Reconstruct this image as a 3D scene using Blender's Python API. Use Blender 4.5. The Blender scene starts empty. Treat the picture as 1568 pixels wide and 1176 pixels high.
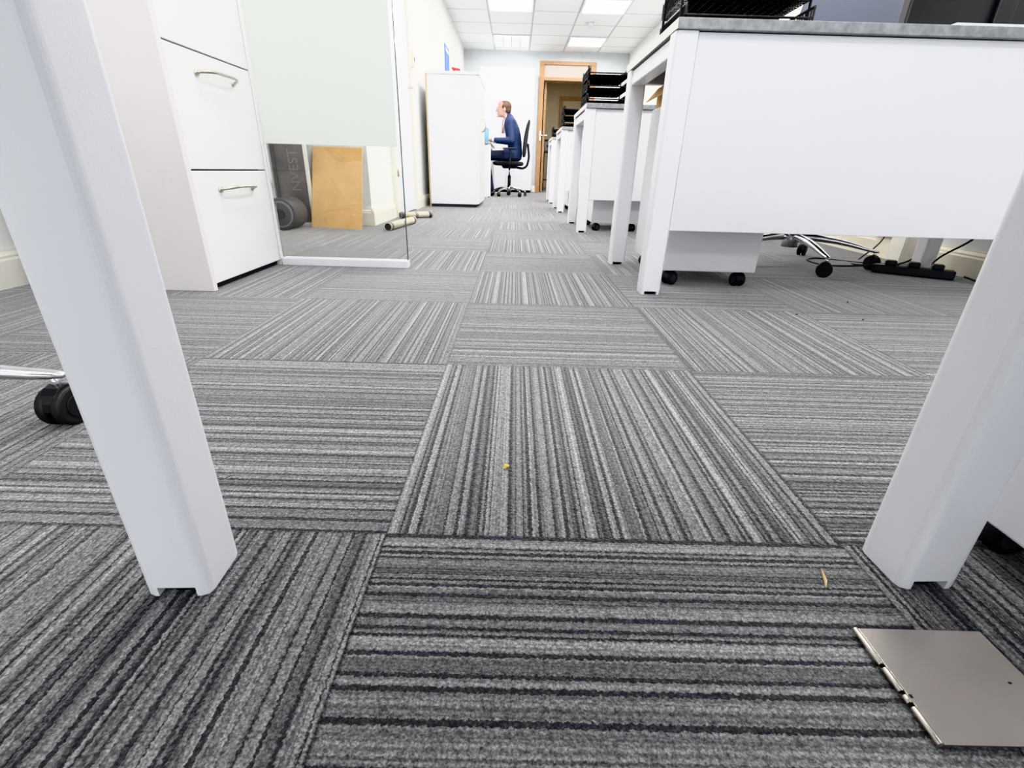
import bpy, bmesh, math, random
from mathutils import Vector, Matrix, Euler
random.seed(7)
SC=bpy.context.scene
COL=SC.collection
# ------------------------------------------------------------------ materials
def nd(nt,t,**kw):
    n=nt.nodes.new(t)
    for k,v in kw.items(): setattr(n,k,v)
    return n
def M(name,col,rough=.5,metal=0,var=.03,scale=8.,bump=0,bscale=200.,spec=.5,trans=0,coat=0,emit=None,estr=0):
    m=bpy.data.materials.new(name); m.use_nodes=True; nt=m.node_tree
    b=nt.nodes['Principled BSDF']
    b.inputs['Roughness'].default_value=rough; b.inputs['Metallic'].default_value=metal
    b.inputs['Specular IOR Level'].default_value=spec
    b.inputs['Transmission Weight'].default_value=trans
    b.inputs['Coat Weight'].default_value=coat
    tc=nd(nt,'ShaderNodeTexCoord'); no=nd(nt,'ShaderNodeTexNoise'); no.inputs['Scale'].default_value=scale
    no.inputs['Detail'].default_value=3
    nt.links.new(tc.outputs['Object'],no.inputs['Vector'])
    r=nd(nt,'ShaderNodeValToRGB'); c=col
    r.color_ramp.elements[0].position=.3; r.color_ramp.elements[1].position=.7
    r.color_ramp.elements[0].color=[max(0,x*(1-var)) for x in c[:3]]+[1]
    r.color_ramp.elements[1].color=[min(1,x*(1+var)) for x in c[:3]]+[1]
    nt.links.new(no.outputs['Fac'],r.inputs['Fac']); nt.links.new(r.outputs['Color'],b.inputs['Base Color'])
    if bump>0:
        n2=nd(nt,'ShaderNodeTexNoise'); n2.inputs['Scale'].default_value=bscale
        nt.links.new(tc.outputs['Object'],n2.inputs['Vector'])
        bp=nd(nt,'ShaderNodeBump'); bp.inputs['Strength'].default_value=bump; bp.inputs['Distance'].default_value=.002
        nt.links.new(n2.outputs['Fac'],bp.inputs['Height']); nt.links.new(bp.outputs['Normal'],b.inputs['Normal'])
    if emit:
        b.inputs['Emission Color'].default_value=list(emit)+[1]; b.inputs['Emission Strength'].default_value=estr
    return m
W_WALL=M('wall_paint',(.80,.80,.78),.7,bump=.15,bscale=120)
W_CREAM=M('wall_paint_cream',(.68,.61,.48),.7)
W_GREY=M('wall_paint_grey',(.58,.61,.63),.7)
SKIRT=M('skirting_gloss',(.80,.77,.69),.35)
LAM=M('white_laminate',(.72,.72,.76),.38,var=.01)
STEELW=M('white_powder_coat',(.77,.77,.81),.33,var=.01,bump=.05,bscale=600)
CABW=M('cabinet_white',(.74,.73,.73),.35,var=.012)
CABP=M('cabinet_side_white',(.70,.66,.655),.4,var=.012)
EDGE=M('grey_desk_edge',(.25,.26,.27),.45,var=.25,scale=60)
EDGEL=M('pale_edge_band',(.72,.70,.66),.45)
BLK=M('black_plastic',(.012,.012,.014),.4)
BLKM=M('black_wire_metal',(.012,.012,.013),.35,metal=.3)
GAP=M('dark_gap',(.03,.03,.035),.8)
CHROME=M('chrome',(.78,.78,.80),.14,metal=1)
NICK=M('brushed_nickel',(.62,.58,.52),.3,metal=1,var=.08,scale=90)
RUBBER=M('castor_rubber',(.014,.014,.015),.55)
FAB=M('black_fabric',(.02,.021,.025),.9,bump=.4,bscale=400)
MESHF=M('blue_grey_mesh',(.10,.11,.15),.8,bump=.5,bscale=500)
CARD=M('cardboard',(.62,.38,.16),.75,var=.06,scale=14,bump=.1,bscale=80)
TUBE=M('paper_tube',(.50,.46,.36),.7)
WOOD=M('oak_wood',(.40,.235,.115),.45,var=.18,scale=20)
PINKP=M('transom_panel',(.64,.56,.51),.6)
BLUE=M('blue_suit',(.016,.032,.095),.75,bump=.3,bscale=300,var=.12,scale=18)
NAVY=M('dark_trousers',(.010,.014,.035),.8,var=.1)
SKIN=M('skin',(.58,.36,.29),.5,var=.06,scale=20)
HAIR=M('brown_hair',(.08,.04,.02),.6,var=.3,scale=60)
SHIRT=M('white_shirt',(.8,.82,.85),.7)
SHOE=M('black_leather',(.01,.01,.01),.3)
POSTER_BG=M('poster_print',(.10,.085,.08),.4,var=.5,scale=7)
TXT=M('poster_text',(.19,.17,.165),.5)
BLUEP=M('blue_sign',(.02,.16,.55),.4)
RED=M('red_plastic',(.5,.03,.03),.4)
DGREY=M('dark_grey_plastic',(.055,.057,.062),.45)
MGREY=M('mid_grey',(.20,.21,.22),.5)
PEACH=M('yellow_crumb',(.75,.55,.12),.6)
STRAW=M('straw',(.66,.48,.24),.6)
SCREEN=M('screen_glass',(.01,.012,.02),.1)
LAMPW=M('lamp_diffuser',(.9,.9,.9),.5,emit=(1,1,1),estr=3.5)
TRIMW=M('ceiling_trim_white',(.8,.8,.8),.5)
PLATE=M('brushed_steel_plate',(.58,.53,.48),.27,metal=1,var=.10,scale=9,bump=.05,bscale=300)
def glass():
    m=bpy.data.materials.new('clear_glass'); m.use_nodes=True; nt=m.node_tree; nt.nodes.clear()
    o=nd(nt,'ShaderNodeOutputMaterial'); t=nd(nt,'ShaderNodeBsdfTransparent'); t.inputs[0].default_value=(.97,.98,.975,1)
    g=nd(nt,'ShaderNodeBsdfGlossy'); g.inputs['Roughness'].default_value=.02
    f=nd(nt,'ShaderNodeFresnel'); f.inputs[0].default_value=1.45
    mx=nd(nt,'ShaderNodeMixShader'); nt.links.new(f.outputs[0],mx.inputs[0]); nt.links.new(t.outputs[0],mx.inputs[1]); nt.links.new(g.outputs[0],mx.inputs[2])
    nt.links.new(mx.outputs[0],o.inputs[0]); return m
GLASS=glass()
GEDGE=M('glass_edge_green',(.06,.08,.075),.2)
def frost():
    m=bpy.data.materials.new('frosted_film'); m.use_nodes=True; nt=m.node_tree; nt.nodes.clear()
    o=nd(nt,'ShaderNodeOutputMaterial'); t=nd(nt,'ShaderNodeBsdfTranslucent'); t.inputs[0].default_value=(.93,.945,.92,1)
    g=nd(nt,'ShaderNodeBsdfDiffuse'); 
    tc=nd(nt,'ShaderNodeTexCoord'); no=nd(nt,'ShaderNodeTexNoise'); no.inputs['Scale'].default_value=2
    r=nd(nt,'ShaderNodeValToRGB'); r.color_ramp.elements[0].color=(.83,.845,.82,1); r.color_ramp.elements[1].color=(.86,.875,.85,1)
    nt.links.new(tc.outputs['Object'],no.inputs['Vector']); nt.links.new(no.outputs['Fac'],r.inputs['Fac']); nt.links.new(r.outputs[0],g.inputs[0])
    mx=nd(nt,'ShaderNodeMixShader'); mx.inputs[0].default_value=.45
    nt.links.new(g.outputs[0],mx.inputs[1]); nt.links.new(t.outputs[0],mx.inputs[2]); nt.links.new(mx.outputs[0],o.inputs[0]); return m
FROST=frost()
def carpet():
    m=bpy.data.materials.new('carpet_tiles'); m.use_nodes=True; nt=m.node_tree
    b=nt.nodes['Principled BSDF']; b.inputs['Roughness'].default_value=.9; b.inputs['Specular IOR Level'].default_value=.1
    b.inputs['Sheen Weight'].default_value=.5; b.inputs['Sheen Roughness'].default_value=.4
    L=nt.links.new
    def mt(op,a,c=None,d=None,clamp=False):
        n=nd(nt,'ShaderNodeMath',operation=op); n.use_clamp=clamp
        for i,v in enumerate((a,c,d)):
            if v is None: continue
            if isinstance(v,(int,float)): n.inputs[i].default_value=v
            else: L(v,n.inputs[i])
        return n.outputs[0]
    def sstep(x,a,bb):
        n=nd(nt,'ShaderNodeMapRange',interpolation_type='SMOOTHSTEP'); L(x,n.inputs[0]); n.inputs[1].default_value=a; n.inputs[2].default_value=bb; return n.outputs[0]
    def n1(w,detail=0.,rough=.5):
        n=nd(nt,'ShaderNodeTexNoise',noise_dimensions='1D'); L(w,n.inputs['W']); n.inputs['Scale'].default_value=1; n.inputs['Detail'].default_value=detail; n.inputs['Roughness'].default_value=rough; return n.outputs[0]
    g=nd(nt,'ShaderNodeNewGeometry'); s=nd(nt,'ShaderNodeSeparateXYZ'); L(g.outputs['Position'],s.inputs[0])
    gx=mt('DIVIDE',mt('SUBTRACT',s.outputs[0],-.1309),.5); gy=mt('DIVIDE',mt('SUBTRACT',s.outputs[1],.407),.5)
    ix=mt('FLOOR',gx); iy=mt('FLOOR',gy); fx=mt('SUBTRACT',gx,ix); fy=mt('SUBTRACT',gy,iy)
    par=mt('FLOORED_MODULO',mt('ADD',ix,iy),2.)
    inv=mt('SUBTRACT',1.,par)
    u=mt('ADD',mt('MULTIPLY',fx,inv),mt('MULTIPLY',fy,par))
    seed=mt('ADD',mt('MULTIPLY',ix,13.37),mt('MULTIPLY',iy,37.91))
    nw=nd(nt,'ShaderNodeTexNoise'); nw.inputs['Scale'].default_value=320; nw.inputs['Detail'].default_value=1; L(g.outputs['Position'],nw.inputs['Vector'])
    uw=mt('ADD',u,mt('MULTIPLY',mt('SUBTRACT',nw.outputs['Fac'],.5),.011))
    lines=n1(mt('ADD',mt('MULTIPLY',uw,84.),mt('MULTIPLY',seed,5.3)),0)
    bands=n1(mt('ADD',mt('MULTIPLY',uw,30.),mt('MULTIPLY',seed,3.1)),1)
    fine=n1(mt('ADD',mt('MULTIPLY',uw,160.),mt('MULTIPLY',seed,9.7)),0)
    dk=mt('SUBTRACT',1.,sstep(lines,.39,.48))
    val=mt('ADD',.125,mt('MULTIPLY',sstep(bands,.30,.72),.15))
    val=mt('MULTIPLY',val,mt('ADD',.70,mt('MULTIPLY',sstep(fine,.3,.7),.5)))
    ns=nd(nt,'ShaderNodeTexNoise'); ns.inputs['Scale'].default_value=560; ns.inputs['Detail'].default_value=2; ns.inputs['Roughness'].default_value=.7; L(g.outputs['Position'],ns.inputs['Vector'])
    sp=sstep(ns.outputs['Fac'],.30,.70)
    val=mt('MULTIPLY',val,mt('ADD',.55,mt('MULTIPLY',sp,.90)))
    dark=mt('ADD',.026,mt('MULTIPLY',sp,.045))
    vv=mt('ADD',mt('MULTIPLY',val,mt('SUBTRACT',1.,dk)),mt('MULTIPLY',dark,dk))
    vo=nd(nt,'ShaderNodeTexVoronoi'); vo.inputs['Scale'].default_value=270; L(g.outputs['Position'],vo.inputs['Vector'])
    vh=mt('SUBTRACT',1.,mt('MULTIPLY',vo.outputs['Distance'],1.0),clamp=True)
    vv=mt('MULTIPLY',vv,mt('ADD',.45,mt('MULTIPLY',vh,.88)))
    h=mt('ADD',vh,mt('MULTIPLY',dk,-.5))
    mn=mt('MINIMUM',mt('MINIMUM',fx,mt('SUBTRACT',1.,fx)),mt('MINIMUM',fy,mt('SUBTRACT',1.,fy)))
    seam=mt('ADD',.5,mt('MULTIPLY',sstep(mn,.001,.005),.5))
    vv=mt('MULTIPLY',vv,seam)
    nb=nd(nt,'ShaderNodeTexNoise'); nb.inputs['Scale'].default_value=2.2; nb.inputs['Detail'].default_value=3; L(g.outputs['Position'],nb.inputs['Vector'])
    vv=mt('MULTIPLY',vv,mt('ADD',.85,mt('MULTIPLY',nb.outputs['Fac'],.3)))
    c=nd(nt,'ShaderNodeCombineXYZ'); L(mt('MULTIPLY',vv,1.01),c.inputs[0]); L(mt('MULTIPLY',vv,1.0),c.inputs[1])
    L(mt('ADD',mt('MULTIPLY',vv,.98),.006),c.inputs[2])
    L(c.outputs[0],b.inputs['Base Color'])
    bp=nd(nt,'ShaderNodeBump'); bp.inputs['Strength'].default_value=.6; bp.inputs['Distance'].default_value=.0018
    L(h,bp.inputs['Height']); L(bp.outputs['Normal'],b.inputs['Normal'])
    return m
CARPET=carpet()
def ceilmat():
    m=bpy.data.materials.new('ceiling_tiles'); m.use_nodes=True; nt=m.node_tree; b=nt.nodes['Principled BSDF']; b.inputs['Roughness'].default_value=.8
    L=nt.links.new
    g=nd(nt,'ShaderNodeNewGeometry'); s=nd(nt,'ShaderNodeSeparateXYZ'); L(g.outputs['Position'],s.inputs[0])
    def mt(op,a,c):
        n=nd(nt,'ShaderNodeMath',operation=op)
        for i,v in enumerate((a,c)):
            if isinstance(v,(int,float)): n.inputs[i].default_value=v
            else: L(v,n.inputs[i])
        return n.outputs[0]
    fx=mt('FLOORED_MODULO',mt('ADD',s.outputs[0],.42),.6); fy=mt('FLOORED_MODULO',mt('SUBTRACT',s.outputs[1],.54),.6)
    dx=mt('MINIMUM',fx,mt('SUBTRACT',.6,fx)); dy=mt('MINIMUM',fy,mt('SUBTRACT',.6,fy))
    ln=mt('LESS_THAN',mt('MINIMUM',dx,dy),.011)
    mx=nd(nt,'ShaderNodeMix',data_type='RGBA'); L(ln,mx.inputs[0]); mx.inputs[6].default_value=(.82,.84,.845,1); mx.inputs[7].default_value=(.50,.54,.56,1)
    L(mx.outputs[2],b.inputs['Base Color'])
    return m
CEIL=ceilmat()
# ------------------------------------------------------------------ builders
def G(name,loc=(0,0,0)):
    e=bpy.data.objects.new(name,None); e.empty_display_size=.1; e.location=loc; COL.objects.link(e); return e
def fin(ob,mat,par,bev=0,seg=2,smooth=False):
    COL.objects.link(ob)
    if mat: ob.data.materials.append(mat)
    if bev>0:
        md=ob.modifiers.new('bevel','BEVEL'); md.width=bev; md.segments=seg; md.limit_method='ANGLE'
    if smooth and hasattr(ob.data,'polygons'):
        for p in ob.data.polygons: p.use_smooth=True
    if par is not None:
        ob.parent=par; ob.matrix_parent_inverse=Matrix.Translation(-Vector(par.location))
    return ob
def box(name,x0,x1,y0,y1,z0,z1,mat,par=None,bev=.002,seg=2,rot=None):
    me=bpy.data.meshes.new(name); bm=bmesh.new(); bmesh.ops.create_cube(bm,size=1)
    c=Vector(((x0+x1)/2,(y0+y1)/2,(z0+z1)/2))
    for v in bm.verts: v.co=Vector((v.co.x*(x1-x0),v.co.y*(y1-y0),v.co.z*(z1-z0)))
    bm.to_mesh(me); bm.free(); ob=bpy.data.objects.new(name,me); ob.location=c
    if rot: ob.rotation_euler=rot
    bev=min(bev,.45*min(x1-x0,y1-y0,z1-z0))
    return fin(ob,mat,par,bev,seg)
def cyl(name,p0,p1,r,mat,par=None,r2=None,bev=0,n=24,smooth=True):
    p0=Vector(p0);p1=Vector(p1);d=p1-p0
    me=bpy.data.meshes.new(name); bm=bmesh.new()
    bmesh.ops.create_cone(bm,cap_ends=True,segments=n,radius1=r,radius2=r if r2 is None else r2,depth=d.length)
    for f in bm.faces: f.smooth=smooth and len(f.verts)==4
    bm.to_mesh(me); bm.free(); ob=bpy.data.objects.new(name,me); ob.location=(p0+p1)/2
    ob.rotation_mode='QUATERNION'; ob.rotation_quaternion=Vector((0,0,1)).rotation_difference(d.normalized())
    return fin(ob,mat,par,bev)
def wire(name,pts,r,mat,par=None,smooth=True,flat=1.):
    cu=bpy.data.curves.new(name,'CURVE'); cu.dimensions='3D'; cu.bevel_depth=r; cu.bevel_resolution=3; cu.use_fill_caps=True
    if smooth:
        s=cu.splines.new('BEZIER'); s.bezier_points.add(len(pts)-1)
        for b,p in zip(s.bezier_points,pts): b.co=p; b.handle_left_type=b.handle_right_type='AUTO'
    else:
        s=cu.splines.new('POLY'); s.points.add(len(pts)-1)
        for b,p in zip(s.points,pts): b.co=list(p)+[1]
    ob=bpy.data.objects.new(name,cu); return fin(ob,mat,par)
def poly(name,verts,faces,mat,par=None,bev=0,smooth=False,sub=0):
    me=bpy.data.meshes.new(name); me.from_pydata([tuple(v) for v in verts],[],faces); me.update()
    ob=bpy.data.objects.new(name,me); fin(ob,mat,par,bev,smooth=smooth)
    if sub: s=ob.modifiers.new('s','SUBSURF'); s.levels=sub; s.render_levels=sub
    return ob
def loft(name,secs,mat,par=None,sub=0,smooth=True,bev=0):
    n=len(secs[0]); vs=[p for s in secs for p in s]; fs=[]
    for i in range(len(secs)-1):
        for j in range(n): fs.append((i*n+j,i*n+(j+1)%n,(i+1)*n+(j+1)%n,(i+1)*n+j))
    fs.append(tuple(range(n))[::-1]); fs.append(tuple((len(secs)-1)*n+j for j in range(n)))
    ob=poly(name,vs,fs,mat,par,bev,smooth,sub)
    bm=bmesh.new(); bm.from_mesh(ob.data); bmesh.ops.recalc_face_normals(bm,faces=bm.faces); bm.to_mesh(ob.data); bm.free()
    return ob
def castor(par,x,y,r=.025,ang=0,top=.07,hub=DGREY):
    d=Vector((math.cos(ang),math.sin(ang),0)); a=Vector((-d.y,d.x,0)); c=Vector((x,y,r))
    for s in (-1,1):
        cyl('castor_wheel',c+a*s*.004,c+a*s*.019,r,RUBBER,par,bev=.004)
        cyl('castor_hub_cap',c+a*s*.018,c+a*s*.0205,r*.55,hub,par)
    secs=[]
    for s in (-.012,.012):
        ring=[]
        for k in range(9):
            t=math.pi*k/8; ring.append(c+a*s+d*math.cos(t)*r*.95+Vector((0,0,math.sin(t)*r*1.12)))
        ring.append(c+a*s); secs.append(ring)
    loft('castor_hood',secs,BLK,par,smooth=False,bev=.001)
    cyl('castor_stem',c+Vector((0,0,r*.8)),Vector((x,y,top)),.006,CHROME,par)
# ------------------------------------------------------------------ room shell
LX=-1.55; RX=1.95; NX=-.97; YB=10.0; YF=-3.0; H=2.3; PY=3.42
def wallbox(name,x0,x1,y0,y1,z0,z1,mat): return box(name,x0,x1,y0,y1,z0,z1,mat,None,bev=0)
wallbox('floor',LX-.15,RX+.15,YF-.15,13.6,-.1,0,CARPET)
wallbox('ceiling',LX-.15,RX+.15,YF-.15,13.6,H,H+.1,CEIL)
wallbox('wall_left',LX-.12,LX,YF,PY+.12,0,H,W_WALL)
wallbox('wall_pier',LX,NX,PY,PY+.12,0,H,W_WALL)
wallbox('wall_left_far',NX-.12,NX,PY+.12,YB+.12,0,H,W_WALL)
WY0,WY1,WZ0,WZ1=-2.4,1.0,.5,2.1
wallbox('wall_right',RX,RX+.12,WY1,13.4,0,H,W_WALL)
wallbox('wall_right_near',RX,RX+.12,YF,WY0,0,H,W_WALL)
wallbox('wall_right_lower',RX,RX+.12,WY0,WY1,0,WZ0,W_WALL)
wallbox('wall_right_upper',RX,RX+.12,WY0,WY1,WZ1,H,W_WALL)
w2=G('added_window_2',(RX+.06,-.7,1.3))  # unseen window, added so light reaches the near legs from the right
for y in (WY0,-1.3,-.2,WY1-.05): box('mullion',RX+.02,RX+.1,y,y+.05,WZ0,WZ1,LAM,w2)
for z in (WZ0,WZ1-.05): box('frame_rail',RX+.02,RX+.1,WY0,WY1,z,z+.05,LAM,w2)
box('glass_pane',RX+.055,RX+.06,WY0,WY1,WZ0,WZ1,GLASS,w2,bev=0)
DX0,DX1,DZ=.43,1.33,2.1
wallbox('wall_back',NX,DX0,YB,YB+.12,0,H,W_GREY)
wallbox('wall_back_side',DX1,RX,YB,YB+.12,0,H,W_GREY)
wallbox('wall_back_lintel',DX0,DX1,YB,YB+.12,DZ,H,W_GREY)
wallbox('wall_front_lower',LX,RX,YF-.12,YF,0,.35,W_WALL)
wallbox('wall_front_upper',LX,RX,YF-.12,YF,2.1,H,W_WALL)
wallbox('wall_front_side_a',LX,LX+.2,YF-.12,YF,.35,2.1,W_WALL)
wallbox('wall_front_side_b',RX-.2,RX,YF-.12,YF,.35,2.1,W_WALL)
wn=G('added_window_1',(0.2,YF-.06,1.2))  # unseen window added behind the camera to brighten the near leg fronts
for x in (LX+.2,-.5,.85,RX-.25): box('mullion',x,x+.05,YF-.1,YF-.02,.35,2.1,LAM,wn)
for z in (.35,2.05): box('frame_rail',LX+.2,RX-.2,YF-.1,YF-.02,z,z+.05,LAM,wn)
box('glass_pane',LX+.2,RX-.2,YF-.07,YF-.06,.36,2.08,GLASS,wn,bev=0)
def skirt(name,p0,p1,nrm,mat=SKIRT,h=.11):
    p0=Vector((*p0,0));p1=Vector((*p1,0)); n=Vector((*nrm,0))
    prof=[(0,0),(.018,0),(.018,h*.72),(.014,h*.78),(.014,h*.84),(.007,h*.94),(.006,h),(0,h)]
    secs=[[p+n*(a+.0005)+Vector((0,0,b)) for a,b in prof] for p in (p0,p1)]
    return loft(name,secs,mat,None,smooth=False)
skirt('baseboard_left',(LX,YF),(LX,PY),(1,0))
skirt('baseboard_pier',(LX+.02,PY),(NX+.0185,PY),(0,-1))
skirt('baseboard_left_far',(NX,PY-.018),(NX,4.05),(1,0))
skirt('baseboard_left_end',(NX,4.95),(NX,YB),(1,0))
skirt('baseboard_right',(RX,YF),(RX,YB),(-1,0),M('skirting_cream',(.82,.76,.62),.4))
skirt('baseboard_back',(.31,YB),(DX0-.05,YB),(0,-1))
wallbox('wall_corridor_back',DX0-1,RX,13.3,13.42,0,H,W_CREAM)
wallbox('wall_corridor_left',DX0-.75,DX0-.65,YB+.12,13.3,0,H,W_CREAM)
wallbox('wall_corridor_right',RX-.02,RX-.001,YB+.12,13.3,0,H,W_CREAM)
df=G('door_1',(.88,YB,0))
box('jamb_left',DX0-.05,DX0+.03,YB-.03,YB+.14,0,DZ,WOOD,df,.003)
box('jamb_right',DX1-.03,DX1+.05,YB-.03,YB+.14,0,DZ,WOOD,df,.003)
box('head_upper',DX0-.05,DX1+.05,YB-.032,YB+.14,DZ,DZ+.05,WOOD,df,.003)
box('head_lower',DX0+.03,DX1-.03,YB-.03,YB+.14,1.86,1.91,WOOD,df,.003)
box('transom_panel',DX0+.03,DX1-.03,YB+.02,YB+.05,1.91,DZ,PINKP,df,0)
box('door_leaf',DX0+.032,DX0+.074,YB+.15,YB+.92,.01,1.85,WOOD,df,.002,rot=(0,0,.06))
cyl('handle_rose',(DX0+.02,YB+.82,1.0),(DX0+.14,YB+.82,1.0),.02,CHROME,df)
wire('lever_handle',[(DX0+.0,YB-.08,.98),(DX0+.06,YB-.09,.98),(DX0+.13,YB-.085,.98)],.012,CHROME,df)
box('lock_plate',DX0-.01,DX0+.02,YB-.036,YB-.03,.9,1.06,CHROME,df,.001)
cyl('handle_spindle',(DX0+.0,YB-.08,.98),(DX0+.0,YB-.03,.98),.01,CHROME,df)
d2=G('door_2',(1.4,13.3,0))
for x in (1.02,1.76): box('jamb',x,x+.08,13.24,13.299,0,1.95,WOOD,d2)
box('head',1.02,1.84,13.24,13.299,1.95,2.03,WOOD,d2)
box('leaf',1.1,1.76,13.27,13.299,.01,1.95,W_CREAM,d2)
d3=G('door_3',(NX,4.5,0))
for y in (4.07,4.87): box('jamb',NX+.001,NX+.03,y,y+.06,0,2.05,SKIRT,d3)
box('head',NX+.001,NX+.03,4.07,4.93,2.05,2.11,SKIRT,d3)
box('leaf',NX+.001,NX+.014,4.13,4.87,.01,2.05,LAM,d3)
for z in (.3,1.0,1.75): cyl('hinge',(NX+.034,4.125,z),(NX+.034,4.125,z+.09),.008,NICK,d3)
wire('lever',[(NX+.014,4.8,1.0),(NX+.05,4.8,1.0),(NX+.052,4.7,1.0)],.008,NICK,d3)
# ------------------------------------------------------------------ lights
def area(name,loc,sx,sy,pw,rot=(0,0,0),col=(1,1,1)):
    l=bpy.data.lights.new(name,'AREA'); l.shape='RECTANGLE'; l.size=sx; l.size_y=sy; l.energy=pw; l.color=col
    o=bpy.data.objects.new(name,l); o.location=loc; o.rotation_euler=rot; COL.objects.link(o); return o
PW={8.94:16,7.14:18,5.34:20,3.54:20,1.74:15,-.06:7.5,-1.86:6.5}
for x in (-.42,.78):
    for y in PW:
        g=G('ceiling_light',(x+.3,y+.3,H-.01))
        for a in ((x+.01,x+.03,y+.01,y+.59),(x+.57,x+.59,y+.01,y+.59),(x+.03,x+.57,y+.01,y+.03),(x+.03,x+.57,y+.57,y+.59)):
            box('trim',*a,H-.018,H-.001,TRIMW,g,.001)
        box('diffuser',x+.03,x+.57,y+.03,y+.57,H-.008,H-.002,LAMPW,g,0)
        if x<0 and y in(8.94,):
            for k in range(1,8):
                box('louvre_blade',x+.03,x+.57,y+.03+k*.0675-.002,y+.03+k*.0675+.002,H-.06,H-.009,TRIMW,g,0)
            for k in (1,2,3): box('louvre_spine',x+.03+k*.135-.004,x+.03+k*.135+.004,y+.03,y+.57,H-.06,H-.009,MGREY,g,0)
        al=area('lamp_tube',(x+.3,y+.3,H-.07),.5,.5,PW[y],col=(1,.98,.95)); al.parent=g; al.matrix_parent_inverse=Matrix.Translation(-g.location)
area('corridor_ceiling_lamp',(1.0,11.7,H-.03),.5,.5,9,col=(1,.93,.80))
area('added_rear_fill',(.2,YF-.2,1.25),3.0,1.6,33,rot=(math.radians(90),0,0),col=(.92,.95,1))  # added fill from behind the camera, shining through the invented rear window
area('added_side_fill',(RX+.2,-.7,1.3),3.2,1.5,34,rot=(math.radians(90),0,math.radians(90)),col=(.94,.96,1))  # added side fill for the near leg faces, through the invented right window
sd=G('smoke_detector',(1.0,8.2,H)); cyl('base',(1.0,8.2,H-.02),(1.0,8.2,H-.001),.05,LAM,sd); cyl('dome',(1.0,8.2,H-.045),(1.0,8.2,H-.02),.025,LAM,sd,r2=.045)
# ------------------------------------------------------------------ desks
def rsq(x0,x1,y0,y1,z,r=.009,k=6):
    out=[]
    for cx,cy,a0 in ((x1-r,y1-r,0),(x0+r,y1-r,90),(x0+r,y0+r,180),(x1-r,y0+r,270)):
        for i in range(k+1):
            a=math.radians(a0+90*i/k); out.append(Vector((cx+r*math.cos(a),cy+r*math.sin(a),z)))
    return out
def leg(par,x0,x1,y0,y1,ztop,mat=STEELW):
    loft('leg',[rsq(x0,x1,y0,y1,z) for z in (.011,ztop)],mat,par,smooth=False)
    t=.012; e=.0004
    for (a,b) in ((x0+e,x0+t),(x1-t,x1-e)):
        if b>(x0+x1)/2:
            rg=lambda z:[Vector((a,y0+.0005,z)),Vector((b-.008,y0+.0005,z)),Vector((b-.002,y0+.003,z)),Vector((b,y0+.009,z)),Vector((b,y1-.009,z)),Vector((b-.002,y1-.003,z)),Vector((b-.008,y1-.0005,z)),Vector((a,y1-.0005,z))]
        else:
            rg=lambda z:[Vector((b,y0+.0005,z)),Vector((a+.008,y0+.0005,z)),Vector((a+.002,y0+.003,z)),Vector((a,y0+.009,z)),Vector((a,y1-.009,z)),Vector((a+.002,y1-.003,z)),Vector((a+.008,y1-.0005,z)),Vector((b,y1-.0005,z))]
        loft('foot_tab',[rg(0.0005),rg(.0115)],mat,par,smooth=False)
    cyl('glide',((x0+x1)/2,(y0+y1)/2,0),((x0+x1)/2,(y0+y1)/2,.012),.022,BLK,par)
def desk(name,x0,x1,y0,y1,panel=True,zt=.755,lw=.064,local=False):
    g=G(name,(0,0,0) if local else ((x0+x1)/2,(y0+y1)/2,0))
    box('top',x0,x1,y0-.01,y1+.01,zt-.026,zt,EDGE,g,.002)
    box('top_side_band',x0-.0015,x0+.001,y0-.008,y1+.008,zt-.025,zt-.001,EDGEL,g,0)
    zl=zt-.027
    for a,b in ((x0,x0+lw),(x1-lw,x1)):
        leg(g,a,b,y0,y0+lw,zl); leg(g,a,b,y1-lw,y1,zl)
        box('side_beam',a+.008,b-.008,y0+lw,y1-lw,zl-.05,zl-.002,STEELW,g,.004)
    for y in (y0+.03,y1-.07): box('long_beam',x0+lw,x1-lw,y,y+.04,zl-.045,zl-.002,STEELW,g,.004)
    if panel: box('modesty_panel',x0+lw+.001,x1-lw-.001,y0+.008,y0+.026,.205,zl-.001,LAM,g,.0015)
    return g
desk('desk',.428,1.86,1.577,2.205)
desk('desk',.42,1.86,3.34,4.0)
desk('desk',.42,1.86,5.02,5.68)
desk('desk',.43,1.86,6.5,7.16)
fg=desk('desk',0,.776,-1.4,0,panel=False,lw=.058,local=True)
fg.location=(-.332,.374,0); fg.rotation_euler=(0,0,math.radians(2.4))
for c in fg.children: c.matrix_parent_inverse=Matrix.Identity(4)
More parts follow.
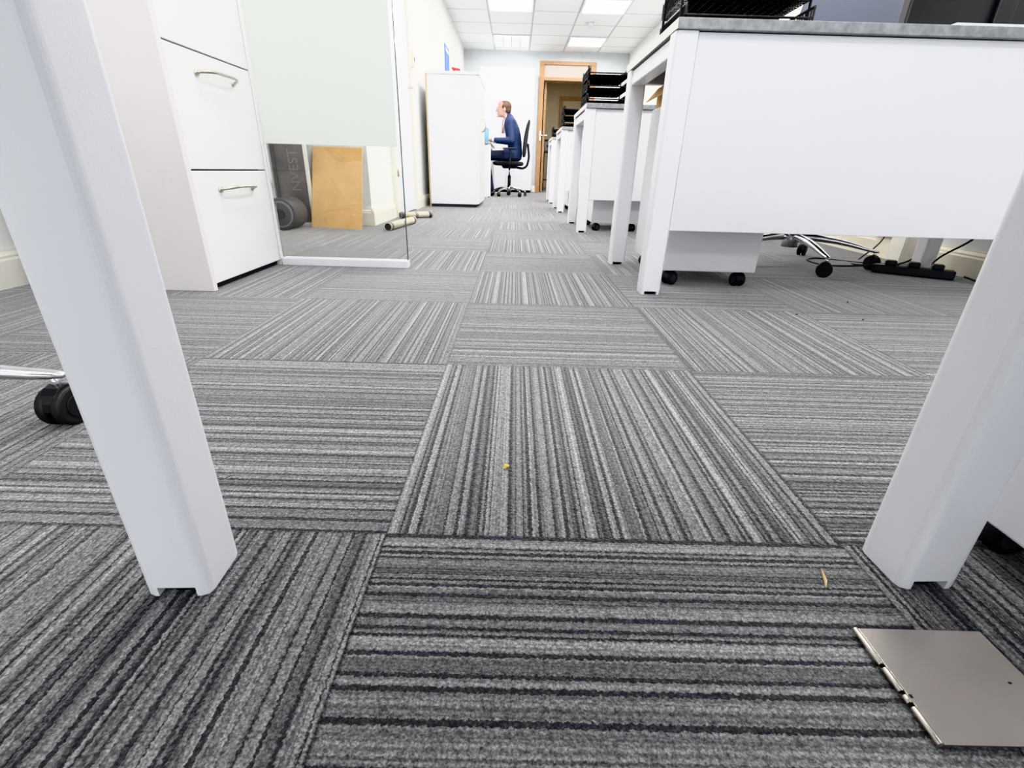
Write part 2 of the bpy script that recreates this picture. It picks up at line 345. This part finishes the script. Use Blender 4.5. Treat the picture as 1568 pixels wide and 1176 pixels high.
# ------------------------------------------------------------------ pedestals
def pedestal(x0,x1,y0,y1,zt=.6,zb=.055,front='+y'):
    g=G('mobile_pedestal',((x0+x1)/2,(y0+y1)/2,0))
    box('carcass',x0,x1,y0,y1,zb,zt,LAM,g,.003)
    hz=[zb+.01,zb+.2,zb+.36,zt-.012]
    for i in range(3):
        z0,z1=hz[i],hz[i+1]-.004
        if front=='+y':
            box('drawer_front',x0+.003,x1-.003,y1,y1+.018,z0,z1,CABW,g,.002)
            xm=(x0+x1)/2; wire('handle',[(xm-.06,y1+.018,z1-.04),(xm-.05,y1+.04,z1-.04),(xm+.05,y1+.04,z1-.04),(xm+.06,y1+.018,z1-.04)],.004,NICK,g)
        else:
            box('drawer_front',x0+.003,x1-.003,y0-.018,y0,z0,z1,CABW,g,.002)
            xm=(x0+x1)/2; wire('handle',[(xm-.06,y0-.018,z1-.04),(xm-.05,y0-.04,z1-.04),(xm+.05,y0-.04,z1-.04),(xm+.06,y0-.018,z1-.04)],.004,NICK,g)
    for i,(x,y) in enumerate(((x0+.04,y0+.04),(x1-.04,y0+.04),(x0+.04,y1-.04),(x1-.04,y1-.04))):
        castor(g,x,y,.024,ang=.5+i*1.3,top=zb)
    return g
pedestal(.535,.865,1.72,2.17)
pedestal(.53,.86,3.45,3.93)
pedestal(.53,.86,5.12,5.6)
pedestal(.50,.86,-.12,.455,zb=.045,front='-y')
cb=G('cardboard_box',(.64,2.04,.6))
box('carton',.542,.76,1.93,2.15,.601,.672,CARD,cb,.002)
poly('flap',[(.542,1.93,.672),(.542,2.15,.672),(.502,2.15,.625),(.502,1.93,.625),(.542,1.93,.670),(.542,2.15,.670),(.504,2.15,.623),(.504,1.93,.623)],[(0,1,2,3),(7,6,5,4),(0,3,7,4),(1,5,6,2),(3,2,6,7),(0,4,5,1)],CARD,cb)
# ------------------------------------------------------------------ filing cabinet
fc=G('filing_cabinet',(-1.18,1.7,0))
cx0,cx1,cy0,cy1=-1.44,-.925,1.458,1.945
box('plinth',cx0+.01,cx1-.02,cy0+.006,cy1-.006,0,.03,GAP,fc,.001)
box('side_near',cx0,cx1,cy0,cy0+.02,0.0,1.32,CABP,fc,.002)
box('side_far',cx0,cx1,cy1-.02,cy1,0.0,1.32,CABW,fc,.002)
box('back_panel',cx0,cx0+.015,cy0+.02,cy1-.02,.0,1.32,CABW,fc,.001)
box('top',cx0-.002,cx1+.004,cy0-.002,cy1+.002,1.32,1.345,CABW,fc,.002)
box('inner_body',cx0+.02,cx1-.03,cy0+.021,cy1-.021,.03,1.3,GAP,fc,0)
zs=[.018,.345,.657,.97,1.315]
for i in range(4):
    box('drawer_front',cx1-.028,cx1-.003,cy0+.0225,cy1-.0225,zs[i]+.002,zs[i+1]-.002,CABW,fc,.002)
    zh=zs[i+1]-.052
    wire('bow_handle',[(cx1-.004,1.605,zh-.004),(cx1+.018,1.615,zh),(cx1+.03,1.70,zh+.004),(cx1+.018,1.79,zh),(cx1-.004,1.80,zh-.004)],.0045,NICK,fc)
    for y in(1.605,1.80): cyl('handle_post',(cx1-.005,y,zh-.004),(cx1+.004,y,zh-.004),.008,NICK,fc)
# ------------------------------------------------------------------ glass partition
gp=G('glass_partition',(-.66,1.93,0))
box('bottom_rail',-.92,-.42,1.918,1.962,0,.028,LAM,gp,.002)
box('glass_pane',-.92,-.424,1.936,1.944,.028,2.1,GLASS,gp,0)
box('glass_edge',-.424,-.421,1.936,1.944,.028,2.1,GEDGE,gp,0)
box('frosted_film',-.92,-.436,1.9342,1.9352,.435,2.1,FROST,gp,0)
box('top_rail',-.92,-.42,1.925,1.955,2.1,2.125,LAM,gp,.002)
# ------------------------------------------------------------------ nook items
pf=G('framed_poster',(-1.42,3.3,0))
box('print',-1.52,-1.335,3.30,3.305,.02,.66,POSTER_BG,pf,0); 
for nm,a in (('frame_right',(-1.335,-1.315,3.292,3.31,.0,.68)),('frame_left',(-1.54,-1.52,3.292,3.31,.0,.68)),('frame_bottom',(-1.52,-1.335,3.292,3.31,.0,.02)),('frame_top',(-1.52,-1.335,3.292,3.31,.66,.68))):
    box(nm,*a,EDGEL if 'left' not in nm else DGREY,pf,.001)
fc_=bpy.data.curves.new('poster_lettering','FONT'); fc_.body='NVEST'; fc_.size=.085; fc_.extrude=.0006; fc_.align_x='LEFT'
to=bpy.data.objects.new('poster_lettering',fc_); to.rotation_euler=Euler((math.radians(90),math.radians(-90),0),'XYZ'); to.location=(-1.38,3.298,.21); fin(to,TXT,pf)
cp=G('cardboard_sheet',(-1.14,3.2,0))
sh=poly('sheet',[(-1.315,3.22,0),(-.975,3.17,0),(-.985,3.37,.475),(-1.305,3.385,.475)]+[(-1.315,3.232,0),(-.975,3.182,0),(-.985,3.382,.477),(-1.305,3.397,.477)],[(0,1,2,3),(7,6,5,4),(0,4,5,1),(1,5,6,2),(2,6,7,3),(3,7,4,0)],CARD,cp)
rl=G('film_roll',(-1.40,3.1,0))
cyl('roll_body',(-1.41,3.02,.092),(-1.41,3.2,.092),.092,DGREY,rl,bev=.004,n=40)
cyl('roll_ring',(-1.41,3.013,.092),(-1.41,3.02,.092),.076,MGREY,rl,n=40)
cyl('roll_face',(-1.41,3.008,.092),(-1.41,3.014,.092),.066,DGREY,rl,n=40)
cyl('roll_core',(-1.41,3.004,.092),(-1.41,3.009,.092),.03,BLK,rl,n=32)
def rtube(a,b,r,capm=BLK):
    g=G('cardboard_tube',a); a=Vector(a);b=Vector(b);d=(b-a).normalized()
    cyl('tube',a,b,r,TUBE,g); cyl('end_plug',a-d*.004,a+d*.001,r*.86,capm,g); cyl('end_plug',b-d*.001,b+d*.004,r*.86,capm,g)
    for t in(.06,.5,.94): 
        c=a+(b-a)*t; cyl('tape_band',c-d*.012,c+d*.012,r*1.02,DGREY if t!=.5 else MGREY,g)
rtube((-.795,3.13,.025),(-.73,3.62,.025),.024)
rtube((-.90,3.95,.025),(-.68,4.10,.025),.024)
# ------------------------------------------------------------------ left cupboard
cu=G('storage_cupboard',(-.63,5.8,0))
box('carcass',-.895,-.40,5.38,6.3,.03,1.2,LAM,cu,.002)
box('plinth',-.885,-.42,5.39,6.29,0,.03,GAP,cu,0)
box('top',-.90,-.375,5.37,6.31,1.2,1.225,LAM,cu,.002)
for y0,y1 in ((5.382,5.838),(5.842,6.298)): box('door_leaf',-.40,-.38,y0,y1,.035,1.198,CABW,cu,.002)
for y in (5.80,5.88): wire('handle',[(-.38,y,.75),(-.355,y,.76),(-.355,y,.86),(-.38,y,.87)],.006,NICK,cu)
box('side_edge_strip',-.899,-.885,5.374,5.382,.0,1.2,M('tan_strip',(.45,.36,.2),.5),cu,0)
rd=G('hole_punch',(-.62,5.5,1.226)); box('base',-.66,-.56,5.45,5.52,1.226,1.237,DGREY,rd); box('lever',-.65,-.57,5.455,5.515,1.25,1.265,RED,rd,.004,rot=(0,.15,0)); cyl('pivot',(-.63,5.455,1.243),(-.63,5.515,1.243),.01,RED,rd)
ps=G('wall_sign',(NX,7.6,1.7)); box('panel',NX+.001,NX+.012,7.4,7.8,1.55,1.85,BLUEP,ps); box('header',NX+.012,NX+.014,7.43,7.77,1.78,1.82,SHIRT,ps,0)
th=G('thermostat',(NX,5.2,1.3)); box('body',NX+.001,NX+.03,5.05,5.13,1.2,1.32,SKIRT,th,.004); cyl('dial',(NX+.03,5.09,1.26),(NX+.038,5.09,1.26),.02,MGREY,th)
# ------------------------------------------------------------------ back tall cupboard
tb=G('wardrobe_cupboard',(-.18,9.8,0))
box('carcass',-.66,.29,9.62,9.99,.04,1.98,LAM,tb,.002); box('plinth',-.65,.28,9.64,9.98,0,.04,GAP,tb,0)
for x0,x1 in((-.658,-.188),(-.182,.288)): box('door_leaf',x0,x1,9.6,9.62,.045,1.975,LAM,tb,.002)
for x in(-.22,-.15): wire('handle',[(x,9.6,.95),(x,9.575,.96),(x,9.575,1.08),(x,9.6,1.09)],.006,NICK,tb)
# ------------------------------------------------------------------ office chair
def rr(cx,cy,z,hx,hy,k=.35,n=16,px=0):
    out=[]
    for i in range(n):
        t=2*math.pi*i/n; c,s=math.cos(t),math.sin(t)
        out.append(Vector((cx+hx*math.copysign(abs(c)**(1-k*1.2) if abs(c)>1e-6 else 0,c),cy+hy*math.copysign(abs(s)**(1-k*1.2) if abs(s)>1e-6 else 0,s),z)))
    return out
def office_chair(loc,base_ang=0,face=0,R=.33,backm=FAB,tall=1.,wide=1.):
    g=G('office_chair')
    cyl('hub',(0,0,.075),(0,0,.15),.036,CHROME,g,r2=.03); 
    for k in range(5):
        a=base_ang+k*2*math.pi/5; d=Vector((math.cos(a),math.sin(a),0)); s=Vector((-d.y,d.x,0)); secs=[]
        for t,w,h,z in ((.02,.024,.022,.125),(.35,.021,.019,.125),(.7,.017,.014,.105),(.93,.015,.010,.083),(1.04,.010,.006,.077)):
            c=d*R*t+Vector((0,0,z)); secs.append([c+s*w*.6-Vector((0,0,h)),c+s*w-Vector((0,0,h*.2)),c+s*w*.6+Vector((0,0,h*.8)),c-s*w*.6+Vector((0,0,h*.8)),c-s*w-Vector((0,0,h*.2)),c-s*w*.6-Vector((0,0,h))])
        loft('base_arm',secs,CHROME,g,sub=1)
        e=d*R*.98; castor(g,e.x,e.y,.03,ang=a+1.1+k,top=.08,hub=BLK)
    cyl('gas_column',(0,0,.14),(0,0,.30),.025,BLK,g); cyl('piston',(0,0,.30),(0,0,.42),.014,CHROME,g)
    Rm=Matrix.Rotation(face,4,'Z')
    def T(v): return Rm@Vector(v)
    loft('mechanism',[[T(p) for p in rr(0,0,.40,.10,.07)],[T(p) for p in rr(0,0,.44,.13,.10)]],BLK,g)
    loft('seat',[[T(p) for p in rr(.02,0,z,hx,hy)] for z,hx,hy in ((.435,.20,.19),(.445,.235,.232),(.475,.245,.24),(.495,.235,.23),(.503,.19,.19))],FAB,g,sub=1)
    secs=[]
    for z,hx,hy,off in ((.56,.012,.14,-.225),(.60,.02,.20,-.23),(.75,.022,.225,-.245),(.92,.022,.215,-.26),(1.04,.018,.17,-.285),(1.07,.008,.13,-.29)):
        if wide>1: hy=max(hy*wide,.19)
        ring=[]
        for i in range(20):
            t=2*math.pi*i/20; y=hy*math.cos(t); x=hx*math.sin(t)+off+.9*y*y
            ring.append(T((x,y,.56+(z-.56)*tall)))
        secs.append(ring)
    loft('backrest',secs,backm,g,sub=1)
    wire('back_stem',[T((-.08,0,.42)),T((-.24,0,.42)),T((-.285,0,.50)),T((-.275,0,.75))],.018,BLK,g)
    for s in(-1,1):
        wire('arm_post',[T((.0,s*.15,.43)),T((-.0,s*.26,.44)),T((-.01,s*.275,.55)),T((-.01,s*.275,.66))],.014,BLK,g)
        loft('arm_pad',[[T(p) for p in rr(.0,s*.275,z,hx,hy)] for z,hx,hy in((.658,.10,.03),(.668,.115,.04),(.682,.11,.036))],BLK,g,sub=1)
    g.location=loc; return g
office_chair((1.297,2.318,0),base_ang=math.radians(-94),face=math.radians(-125),R=.35,backm=MESHF,tall=1.3,wide=1.05)
office_chair((-.965,.485,0),base_ang=math.radians(26),face=math.radians(20),R=.34)
office_chair((-.10,8.1,0),base_ang=math.radians(20),face=math.radians(180),R=.28)
# ------------------------------------------------------------------ letter trays
def tray(loc,w,d,n=3,dz=.065,detail=True):
    g=G('letter_tray',loc); x0,y0,z0=loc
    for k in range(n):
        z=z0+.012+k*dz; me=bpy.data.meshes.new('tier_mesh'); bm=bmesh.new(); nx,ny=(14,18) if detail else (8,10)
        def gr(f,a,b):
            vs=[[bm.verts.new(f(i/a,j/b)) for j in range(b+1)] for i in range(a+1)]
            for i in range(a):
                for j in range(b): bm.faces.new((vs[i][j],vs[i+1][j],vs[i+1][j+1],vs[i][j+1]))
        gr(lambda u,v:(x0+u*w,y0+v*d,z),nx,ny)
        gr(lambda u,v:(x0,y0+u*d,z+v*.04),ny,2); gr(lambda u,v:(x0+w,y0+u*d,z+v*.04),ny,2); gr(lambda u,v:(x0+u*w,y0+d,z+v*.04),nx,2)
        bmesh.ops.remove_doubles(bm,verts=bm.verts,dist=.0005); bm.to_mesh(me); bm.free()
        ob=bpy.data.objects.new('tier_mesh',me); fin(ob,BLKM,g); wf=ob.modifiers.new('w','WIREFRAME'); wf.thickness=.0045 if detail else .014; wf.use_replace=True
        wire('tier_rim',[(x0,y0,z+.015),(x0,y0,z+.042),(x0,y0+d,z+.042),(x0+w,y0+d,z+.042),(x0+w,y0,z+.042),(x0+w,y0,z+.015),(x0,y0,z+.015)],.004,BLKM,g,smooth=False)
    for x in(x0-.004,x0+w+.004):
        for y in(y0+.04,y0+d-.04): wire('post',[(x,y,z0),(x,y,z0+n*dz)],.004,BLKM,g,smooth=False)
    return g
tray((.47,1.66,.756),.36,.27,3)
tray((.43,3.38,.756),.24,.32,3,.068,False)
tray((.44,5.06,.756),.2,.3,3,.06,False)
tray((.45,6.55,.756),.2,.3,2,.06,False)
pp=G('paper_stack',(.65,1.8,.78)); 
for i in range(4): box('sheet_bundle',.49+.003*i,.80,1.69,1.90,.8365+.002*i,.838+.002*i,SHIRT,pp,0)
p2=G('paper_stack',(1.5,1.68,.757))
for i in range(3): box('sheet_bundle',1.19+.004*i,1.75-.003*i,1.60,1.76,.7565+.004*i,.7600+.004*i,SHIRT,p2,0)
def monitor(loc,w,h,ang=0,name='monitor',zb=.11):
    g=G(name); box('screen_shell',-w/2,w/2,-.02,.02,zb,zb+h,BLK,g,.006); box('screen',-w/2+.012,w/2-.012,.0195,.0215,zb+.012,zb-.012+h,SCREEN,g,0)
    box('neck',-.03,.03,-.035,-.02,.01,zb+h*.5,BLK,g,.004); loft('stand',[[Vector(p) for p in rr(0,0,z,.11*s,.08*s)] for z,s in((0,1),(.008,1),(.012,.9))],BLK,g)
    g.location=loc; g.rotation_euler=(0,0,ang); return g
monitor((1.52,1.88,.756),.60,.34,.03,zb=.03)
monitor((1.3,3.6,.756),.5,.32,0)
ph=G('pen_pot',(.75,5.12,.756)); 
cyl('pot',(.75,5.12,.756),(.75,5.12,.85),.03,MGREY,ph)
for i in range(4): cyl('pen',(.74+.007*i,5.12,.80),(.73+.013*i,5.13,.90),.004,(BLUEP,BLK,RED,BLK)[i],ph)
# ------------------------------------------------------------------ man's desk
md=desk('desk',-.955,-.37,7.62,9.1,panel=False,zt=.735,lw=.05)
box('end_panel',-.94,-.42,7.63,7.645,.0,.70,LAM,md,.001)
monitor((-.70,8.15,.736),.46,.30,math.radians(-90))
kb=G('keyboard',(-.5,8.12,.736)); box('tray',-.58,-.45,7.92,8.32,.736,.75,BLK,kb,.003)
for r in range(5):
    box('key_row',-.572+r*.024,-.552+r*.024,7.93,8.31,.75,.755,DGREY,kb,.001)
bt=G('water_bottle',(-.44,7.78,.736)); cyl('body',(-.44,7.78,.736),(-.44,7.78,.90),.033,M('blue_bottle',(.25,.5,.7),.2),bt); cyl('shoulder',(-.44,7.78,.90),(-.44,7.78,.93),.033,M('blue_bottle_s',(.25,.5,.7),.2),bt,r2=.014); cyl('cap',(-.44,7.78,.93),(-.44,7.78,.955),.015,SHIRT,bt)
# ------------------------------------------------------------------ man
def remesh_obj(name,blobs,vox,par,mats,classify,smooth_it=6):
    me=bpy.data.meshes.new(name); bm=bmesh.new()
    for c,s in blobs:
        mt=Matrix.Translation(c)@Matrix.Diagonal((*s,1))
        bmesh.ops.create_icosphere(bm,subdivisions=3,radius=1,matrix=mt)
    bm.to_mesh(me); bm.free(); ob=bpy.data.objects.new(name,me); COL.objects.link(ob)
    r=ob.modifiers.new('r','REMESH'); r.mode='VOXEL'; r.voxel_size=vox; r.use_smooth_shade=True
    s=ob.modifiers.new('s','SMOOTH'); s.factor=.5; s.iterations=smooth_it
    dg=bpy.context.evaluated_depsgraph_get(); m2=bpy.data.meshes.new_from_object(ob.evaluated_get(dg))
    ob.modifiers.clear(); ob.data=m2; m2.materials.clear()
    for m in mats: m2.materials.append(m)
    for p in m2.polygons: p.material_index=classify(p.center); p.use_smooth=True
    if par: ob.parent=par; ob.matrix_parent_inverse=Matrix.Translation(-Vector(par.location))
    return ob
def cap(a,b,ra,rb,n=9,sq=(1,1,1)):
    a=Vector(a);b=Vector(b); return [(a.lerp(b,i/(n-1)),tuple((ra+(rb-ra)*i/(n-1))*q for q in sq)) for i in range(n)]
mx,my=.0,8.1
man=G('seated_man',(mx,my,0))
bl=[]
prof=[(.05,.56,.115,.165),(.055,.62,.115,.16),(.05,.70,.11,.15),(.04,.78,.112,.155),(.02,.86,.118,.165),(-.0,.94,.115,.172),(-.02,1.01,.10,.165),(-.035,1.06,.08,.13)]
for i in range(len(prof)-1):
    for t in (0,.5):
        p=[prof[i][k]*(1-t)+prof[i+1][k]*t for k in range(4)]
        bl.append((Vector((p[0],my,p[1])),(p[2],p[3],.07)))
bl+=cap((-.03,my-.04,1.075),(-.05,my-.02,1.10),.06,.052,3)+cap((-.03,my+.04,1.075),(-.05,my+.02,1.10),.06,.052,3)
for s in(-1,1):
    sh=(-.02,my+s*.165,1.02); el=(.0,my+s*.225,.775); wr=(-.25,my+s*.17,.782)
    bl+=cap((-.02,my+s*.10,1.04),sh,.07,.066,4); bl+=cap(sh,el,.062,.048,12); bl+=cap(el,wr,.048,.034,12)
    hip=(.03,my+s*.09,.575); kn=(-.40,my+s*.12,.575); an=(-.31,my+s*.12,.12)
    bl+=cap(hip,kn,.088,.062,16); bl+=cap(kn,an,.06,.042,16); bl+=cap(an,(-.31,my+s*.12,.085),.044,.046,3)
def cls(c):
    if c.z>.80: return 0
    if c.x>-.10 and c.z>.54: return 0
    if abs(c.y-my)>.12 and c.z>.70: return 0
    return 1
remesh_obj('suited_body',bl,.011,man,[BLUE,NAVY],cls)
hc=Vector((-.13,my,1.19))
hb=[(hc+Vector((.015,0,.03)),(.092,.074,.088)),(hc+Vector((-.03,0,-.015)),(.062,.062,.085)),(hc+Vector((-.045,0,-.065)),(.042,.045,.035)),(hc+Vector((-.02,0,-.05)),(.06,.055,.05)),
    (hc+Vector((-.072,0,.035)),(.018,.05,.014)),(hc+Vector((-.035,0,.065)),(.048,.055,.045))]
hb+=cap(hc+Vector((-.088,0,.02)),hc+Vector((-.108,0,-.018)),.009,.014,5)
hb+=[(hc+Vector((-.093,0,-.05)),(.009,.024,.006)),(hc+Vector((-.092,0,-.06)),(.009,.022,.006)),(hc+Vector((-.088,0,-.09)),(.014,.02,.014))]
hb+=cap((-.055,my,1.06),hc+Vector((.015,0,-.04)),.055,.055,6)
for s in(-1,1):
    hb+=[(hc+Vector((.012,s*.076,-.002)),(.017,.009,.028))]
remesh_obj('head',hb,.0055,man,[SKIN],lambda c:0,3)
for s in(-1,1):
    cyl('eye',hc+Vector((-.088,s*.03,.018)),hc+Vector((-.078,s*.03,.018)),.009,SHIRT,man); cyl('pupil',hc+Vector((-.0895,s*.03,.018)),hc+Vector((-.087,s*.03,.018)),.004,BLK,man)
    ring=[hc+Vector((-.104,s*.034+.024*math.cos(t),.016+.019*math.sin(t))) for t in [2*math.pi*k/16 for k in range(17)]]
    wire('spectacle_rim',ring,.0022,BLK,man,smooth=False)
    wire('spectacle_arm',[hc+Vector((-.104,s*.058,.02)),hc+Vector((-.05,s*.076,.022)),hc+Vector((.012,s*.081,.02))],.0025,BLK,man)
wire('spectacle_bridge',[hc+Vector((-.104,-.01,.02)),hc+Vector((-.108,0,.024)),hc+Vector((-.104,.01,.02))],.002,BLK,man)
hr=[(hc+Vector((.035,0,.042)),(.084,.078,.082)),(hc+Vector((.058,0,.0)),(.056,.071,.072)),(hc+Vector((.02,0,.085)),(.06,.06,.038))]
for s in(-1,1): hr+=[(hc+Vector((-.0,s*.068,.04)),(.026,.012,.036)),(hc+Vector((-.0,s*.073,.02)),(.010,.006,.02))]
remesh_obj('hair',hr,.006,man,[HAIR],lambda c:0,3)
loft('shirt_collar',[[Vector((-.055+.062*math.cos(t)-o,my+.062*math.sin(t),z+.018*math.cos(t)*1.0)) for t in [2*math.pi*k/16 for k in range(16)]] for z,o in((1.075,0),(1.118,.012))],SHIRT,man)
loft('shirt_front',[[Vector((x,my-w,z)),Vector((x-.006,my,z)),Vector((x,my+w,z)),Vector((x+.02,my,z))] for x,z,w in((-.115,1.075,.04),(-.135,.98,.028),(-.14,.88,.008))],SHIRT,man)
loft('tie',[[Vector((x,my-w,z)),Vector((x-.006,my,z)),Vector((x,my+w,z)),Vector((x+.01,my,z))] for x,z,w in((-.128,1.07,.012),(-.146,.98,.014),(-.148,.88,.018))],RED,man)
for s in(-1,1):
    wr=Vector((-.25,my+s*.17,.782)); pm=Vector((-.335,my+s*.12,.785)); dirf=(pm-wr).normalized(); side=Vector((-dirf.y,dirf.x,0))
    cyl('shirt_cuff',wr-dirf*.0,wr+dirf*.035,.034,SHIRT,man,r2=.031)
    hbs=cap(wr+dirf*.02,pm-dirf*.02,.026,.027,5,(1,1,.8))
    for o in(-.024,-.008,.008,.024): hbs+=cap(wr+dirf*.04+side*o*.7,pm+side*o,.014,.012,5)
    for j,(o,L) in enumerate(((-.027,.062),(-.009,.075),(.009,.08),(.027,.07))):
        b0=pm+side*o; k1=b0+dirf*L*.45+Vector((0,0,.006)); k2=k1+dirf*L*.33-Vector((0,0,.012)); k3=k2+dirf*L*.18-Vector((0,0,.016))
        hbs+=cap(b0,k1,.0092,.0086,5)+cap(k1,k2,.0086,.0078,5)+cap(k2,k3,.0078,.007,4)
    tb0=wr+dirf*.045-side*s*(-.024); t1=tb0+dirf*.035+side*s*.026; t2=t1+dirf*.028+side*s*.004-Vector((0,0,.012))
    hbs+=cap(tb0,t1,.013,.0105,5)+cap(t1,t2,.0105,.008,5)
    remesh_obj('hand',hbs,.0035,man,[SKIN],lambda c:0,2)
    a=Vector((-.31,my+s*.12,0))
    remesh_obj('shoe',[(a+Vector((.01,0,.04)),(.05,.038,.042)),(a+Vector((-.05,0,.045)),(.06,.038,.036)),(a+Vector((-.11,0,.035)),(.06,.042,.028)),(a+Vector((-.16,0,.028)),(.05,.04,.022)),(a+Vector((-.08,0,.012)),(.13,.04,.012))],.007,man,[SHOE],lambda c:0,3)
man.location=(mx-.075,my,0)
# ------------------------------------------------------------------ metal card case on the floor
mp=G('metal_card_case',(.365,.25,0))
def plate_quad(nm,x0,x1,y0,y1,z0,z1,mat): return box(nm,x0,x1,y0,y1,z0,z1,mat,mp,.0012,3)
plate_quad('lid',.3125,.421,.2035,.297,.004,.0056,PLATE)
plate_quad('lower_plate',.314,.419,.205,.2955,.0005,.003,DGREY)
for y0,y1 in((.2035,.229),(.232,.238),(.241,.260),(.263,.297)):
    cyl('hinge_knuckle',(.3105,y0,.0045),(.3105,y1,.0045),.0026,PLATE,mp,bev=.0005)
box('latch_slot',.3135,.3155,.236,.2385,.0054,.006,BLK,mp,0); box('rivet',.402,.404,.249,.2505,.0054,.006,BLK,mp,0)
cr=G('bread_crumb',(-.003,.538,.003)); remesh_obj('crumb',[(Vector((-.003,.538,.0035)),(.0028,.002,.003)),(Vector((-.0005,.5395,.003)),(.0022,.0022,.0022)),(Vector((-.004,.536,.002)),(.0016,.0016,.002))],.0006,cr,[PEACH],lambda c:0,1)
sp=G('wood_splinter',(.316,.354,.003)); poly('splinter',[(.3225,.368,.003),(.3238,.3675,.003),(.3135,.3435,.0025),(.3220,.3675,.0055),(.3175,.352,.0045),(.3190,.3515,.0045)],[(0,3,4,2),(1,2,5),(3,1,5,4),(2,4,5),(0,2,1),(0,1,3)],STRAW,sp)
for (x,y) in ((1.10,1.54),(.84,1.37),(1.01,1.33)):
    g=G('lint_speck',(x,y,.002)); remesh_obj('speck',[(Vector((x,y,.002)),(.003,.0016,.002)),(Vector((x+.003,y+.002,.002)),(.0016,.002,.0015))],.0007,g,[DGREY],lambda c:0,1)
# ------------------------------------------------------------------ right side wall bits and cables
sk=G('wall_socket',(RX,2.62,.3)); box('back_box',RX-.035,RX-.001,2.5,2.66,.115,.205,LAM,sk,.004)
for y in(2.54,2.615):
    for dy,dz in((0,.03),(-.012,0),(.012,0)): box('pin_slot',RX-.037,RX-.034,y+dy-.003,y+dy+.003,.14+dz,.15+dz,BLK,sk,0)
tk=G('trunking_box',(RX,2.4,0)); box('duct',RX-.075,RX-.02,2.36,2.46,0,.72,SKIRT,tk,.004); box('duct_cover',RX-.08,RX-.074,2.365,2.455,.01,.71,SKIRT,tk,.002)
sk2=G('wall_socket',(LX,1.38,.3)); box('plate',LX+.001,LX+.014,1.27,1.42,.24,.33,LAM,sk2,.003)
for y in(1.31,1.38):
    box('switch',LX+.014,LX+.018,y-.006,y+.006,.30,.315,LAM,sk2,.001); box('pin_slot',LX+.013,LX+.0145,y-.003,y+.003,.27,.28,BLK,sk2,0)
ps2=G('power_strip',(1.70,2.07,0)); 
box('strip_body',1.56,1.84,2.03,2.085,.002,.038,BLK,ps2,.006,rot=(0,0,-.55))
for i in range(3):
    t=(-.08+.08*i); box('plug_top',1.70+t*.85-.02,1.70+t*.85+.02,2.058-t*.52-.02,2.058-t*.52+.02,.036,.058,BLK,ps2,.006,rot=(0,0,-.55))
cabs=G('power_cable',(1.7,2.2,0))
wire('cable_a',[(1.84,1.96,.02),(1.86,1.85,.006),(1.9,1.8,.004),(1.80,1.72,.004),(1.70,1.74,.004)],.004,BLK,cabs)
wire('cable_b',[(1.60,2.12,.03),(1.45,2.25,.005),(1.50,2.45,.005),(1.72,2.35,.005),(1.80,2.2,.05),(1.86,2.15,.30),(1.84,2.12,.66)],.004,BLK,cabs)
wire('cable_c',[(1.66,2.09,.04),(1.62,2.3,.005),(1.78,2.5,.006),(1.90,2.55,.10),(1.912,2.56,.14)],.004,BLK,cabs)
wire('cable_d',[(1.76,2.02,.05),(1.82,2.1,.06),(1.88,2.0,.20),(1.84,1.95,.60)],.004,BLK,cabs)
st=G('printer_stand',(.75,11.3,0))
for x in(.58,.92):
    for y in(11.1,11.5): cyl('leg',(x,y,0),(x,y,.74),.015,BLK,st)
for z in(.2,.74): box('shelf',.56,.94,11.08,11.52,z,z+.02,BLK,st)
pr_=G('printer',(.75,11.3,.761)); box('body',.58,.92,11.12,11.48,.761,.95,MGREY,pr_,.012); box('scanner_lid',.58,.92,11.12,11.48,.955,.985,BLK,pr_,.01); box('output_slot',.63,.87,11.115,11.122,.84,.88,BLK,pr_,0)
# ------------------------------------------------------------------ world, camera
w=bpy.data.worlds.new('world'); SC.world=w; w.use_nodes=True
bg=w.node_tree.nodes['Background']; bg.inputs[0].default_value=(.9,.95,1,1); bg.inputs[1].default_value=1.0
pitch,roll,yaw,hh,F=.4216,.0282,.0042,.3662,742.0
fwd=Vector((math.sin(yaw)*math.cos(pitch),math.cos(yaw)*math.cos(pitch),-math.sin(pitch)))
rt=Vector((math.cos(yaw),-math.sin(yaw),0)); dn=fwd.cross(rt)
r2=rt*math.cos(roll)-dn*math.sin(roll); d2v=dn*math.cos(roll)+rt*math.sin(roll)
cam=bpy.data.cameras.new('camera'); co=bpy.data.objects.new('camera',cam); COL.objects.link(co)
m=Matrix(((r2.x,-d2v.x,-fwd.x,0),(r2.y,-d2v.y,-fwd.y,0),(r2.z,-d2v.z,-fwd.z,hh),(0,0,0,1)))
co.matrix_world=m; cam.sensor_width=36; cam.lens=F/1600*36; cam.clip_start=.01; cam.clip_end=100
SC.camera=co
try:
    SC.view_settings.view_transform='Khronos PBR Neutral'; SC.view_settings.look='None'; SC.view_settings.exposure=.80
except Exception as e:
    SC.view_settings.view_transform='Standard'; SC.view_settings.exposure=.75
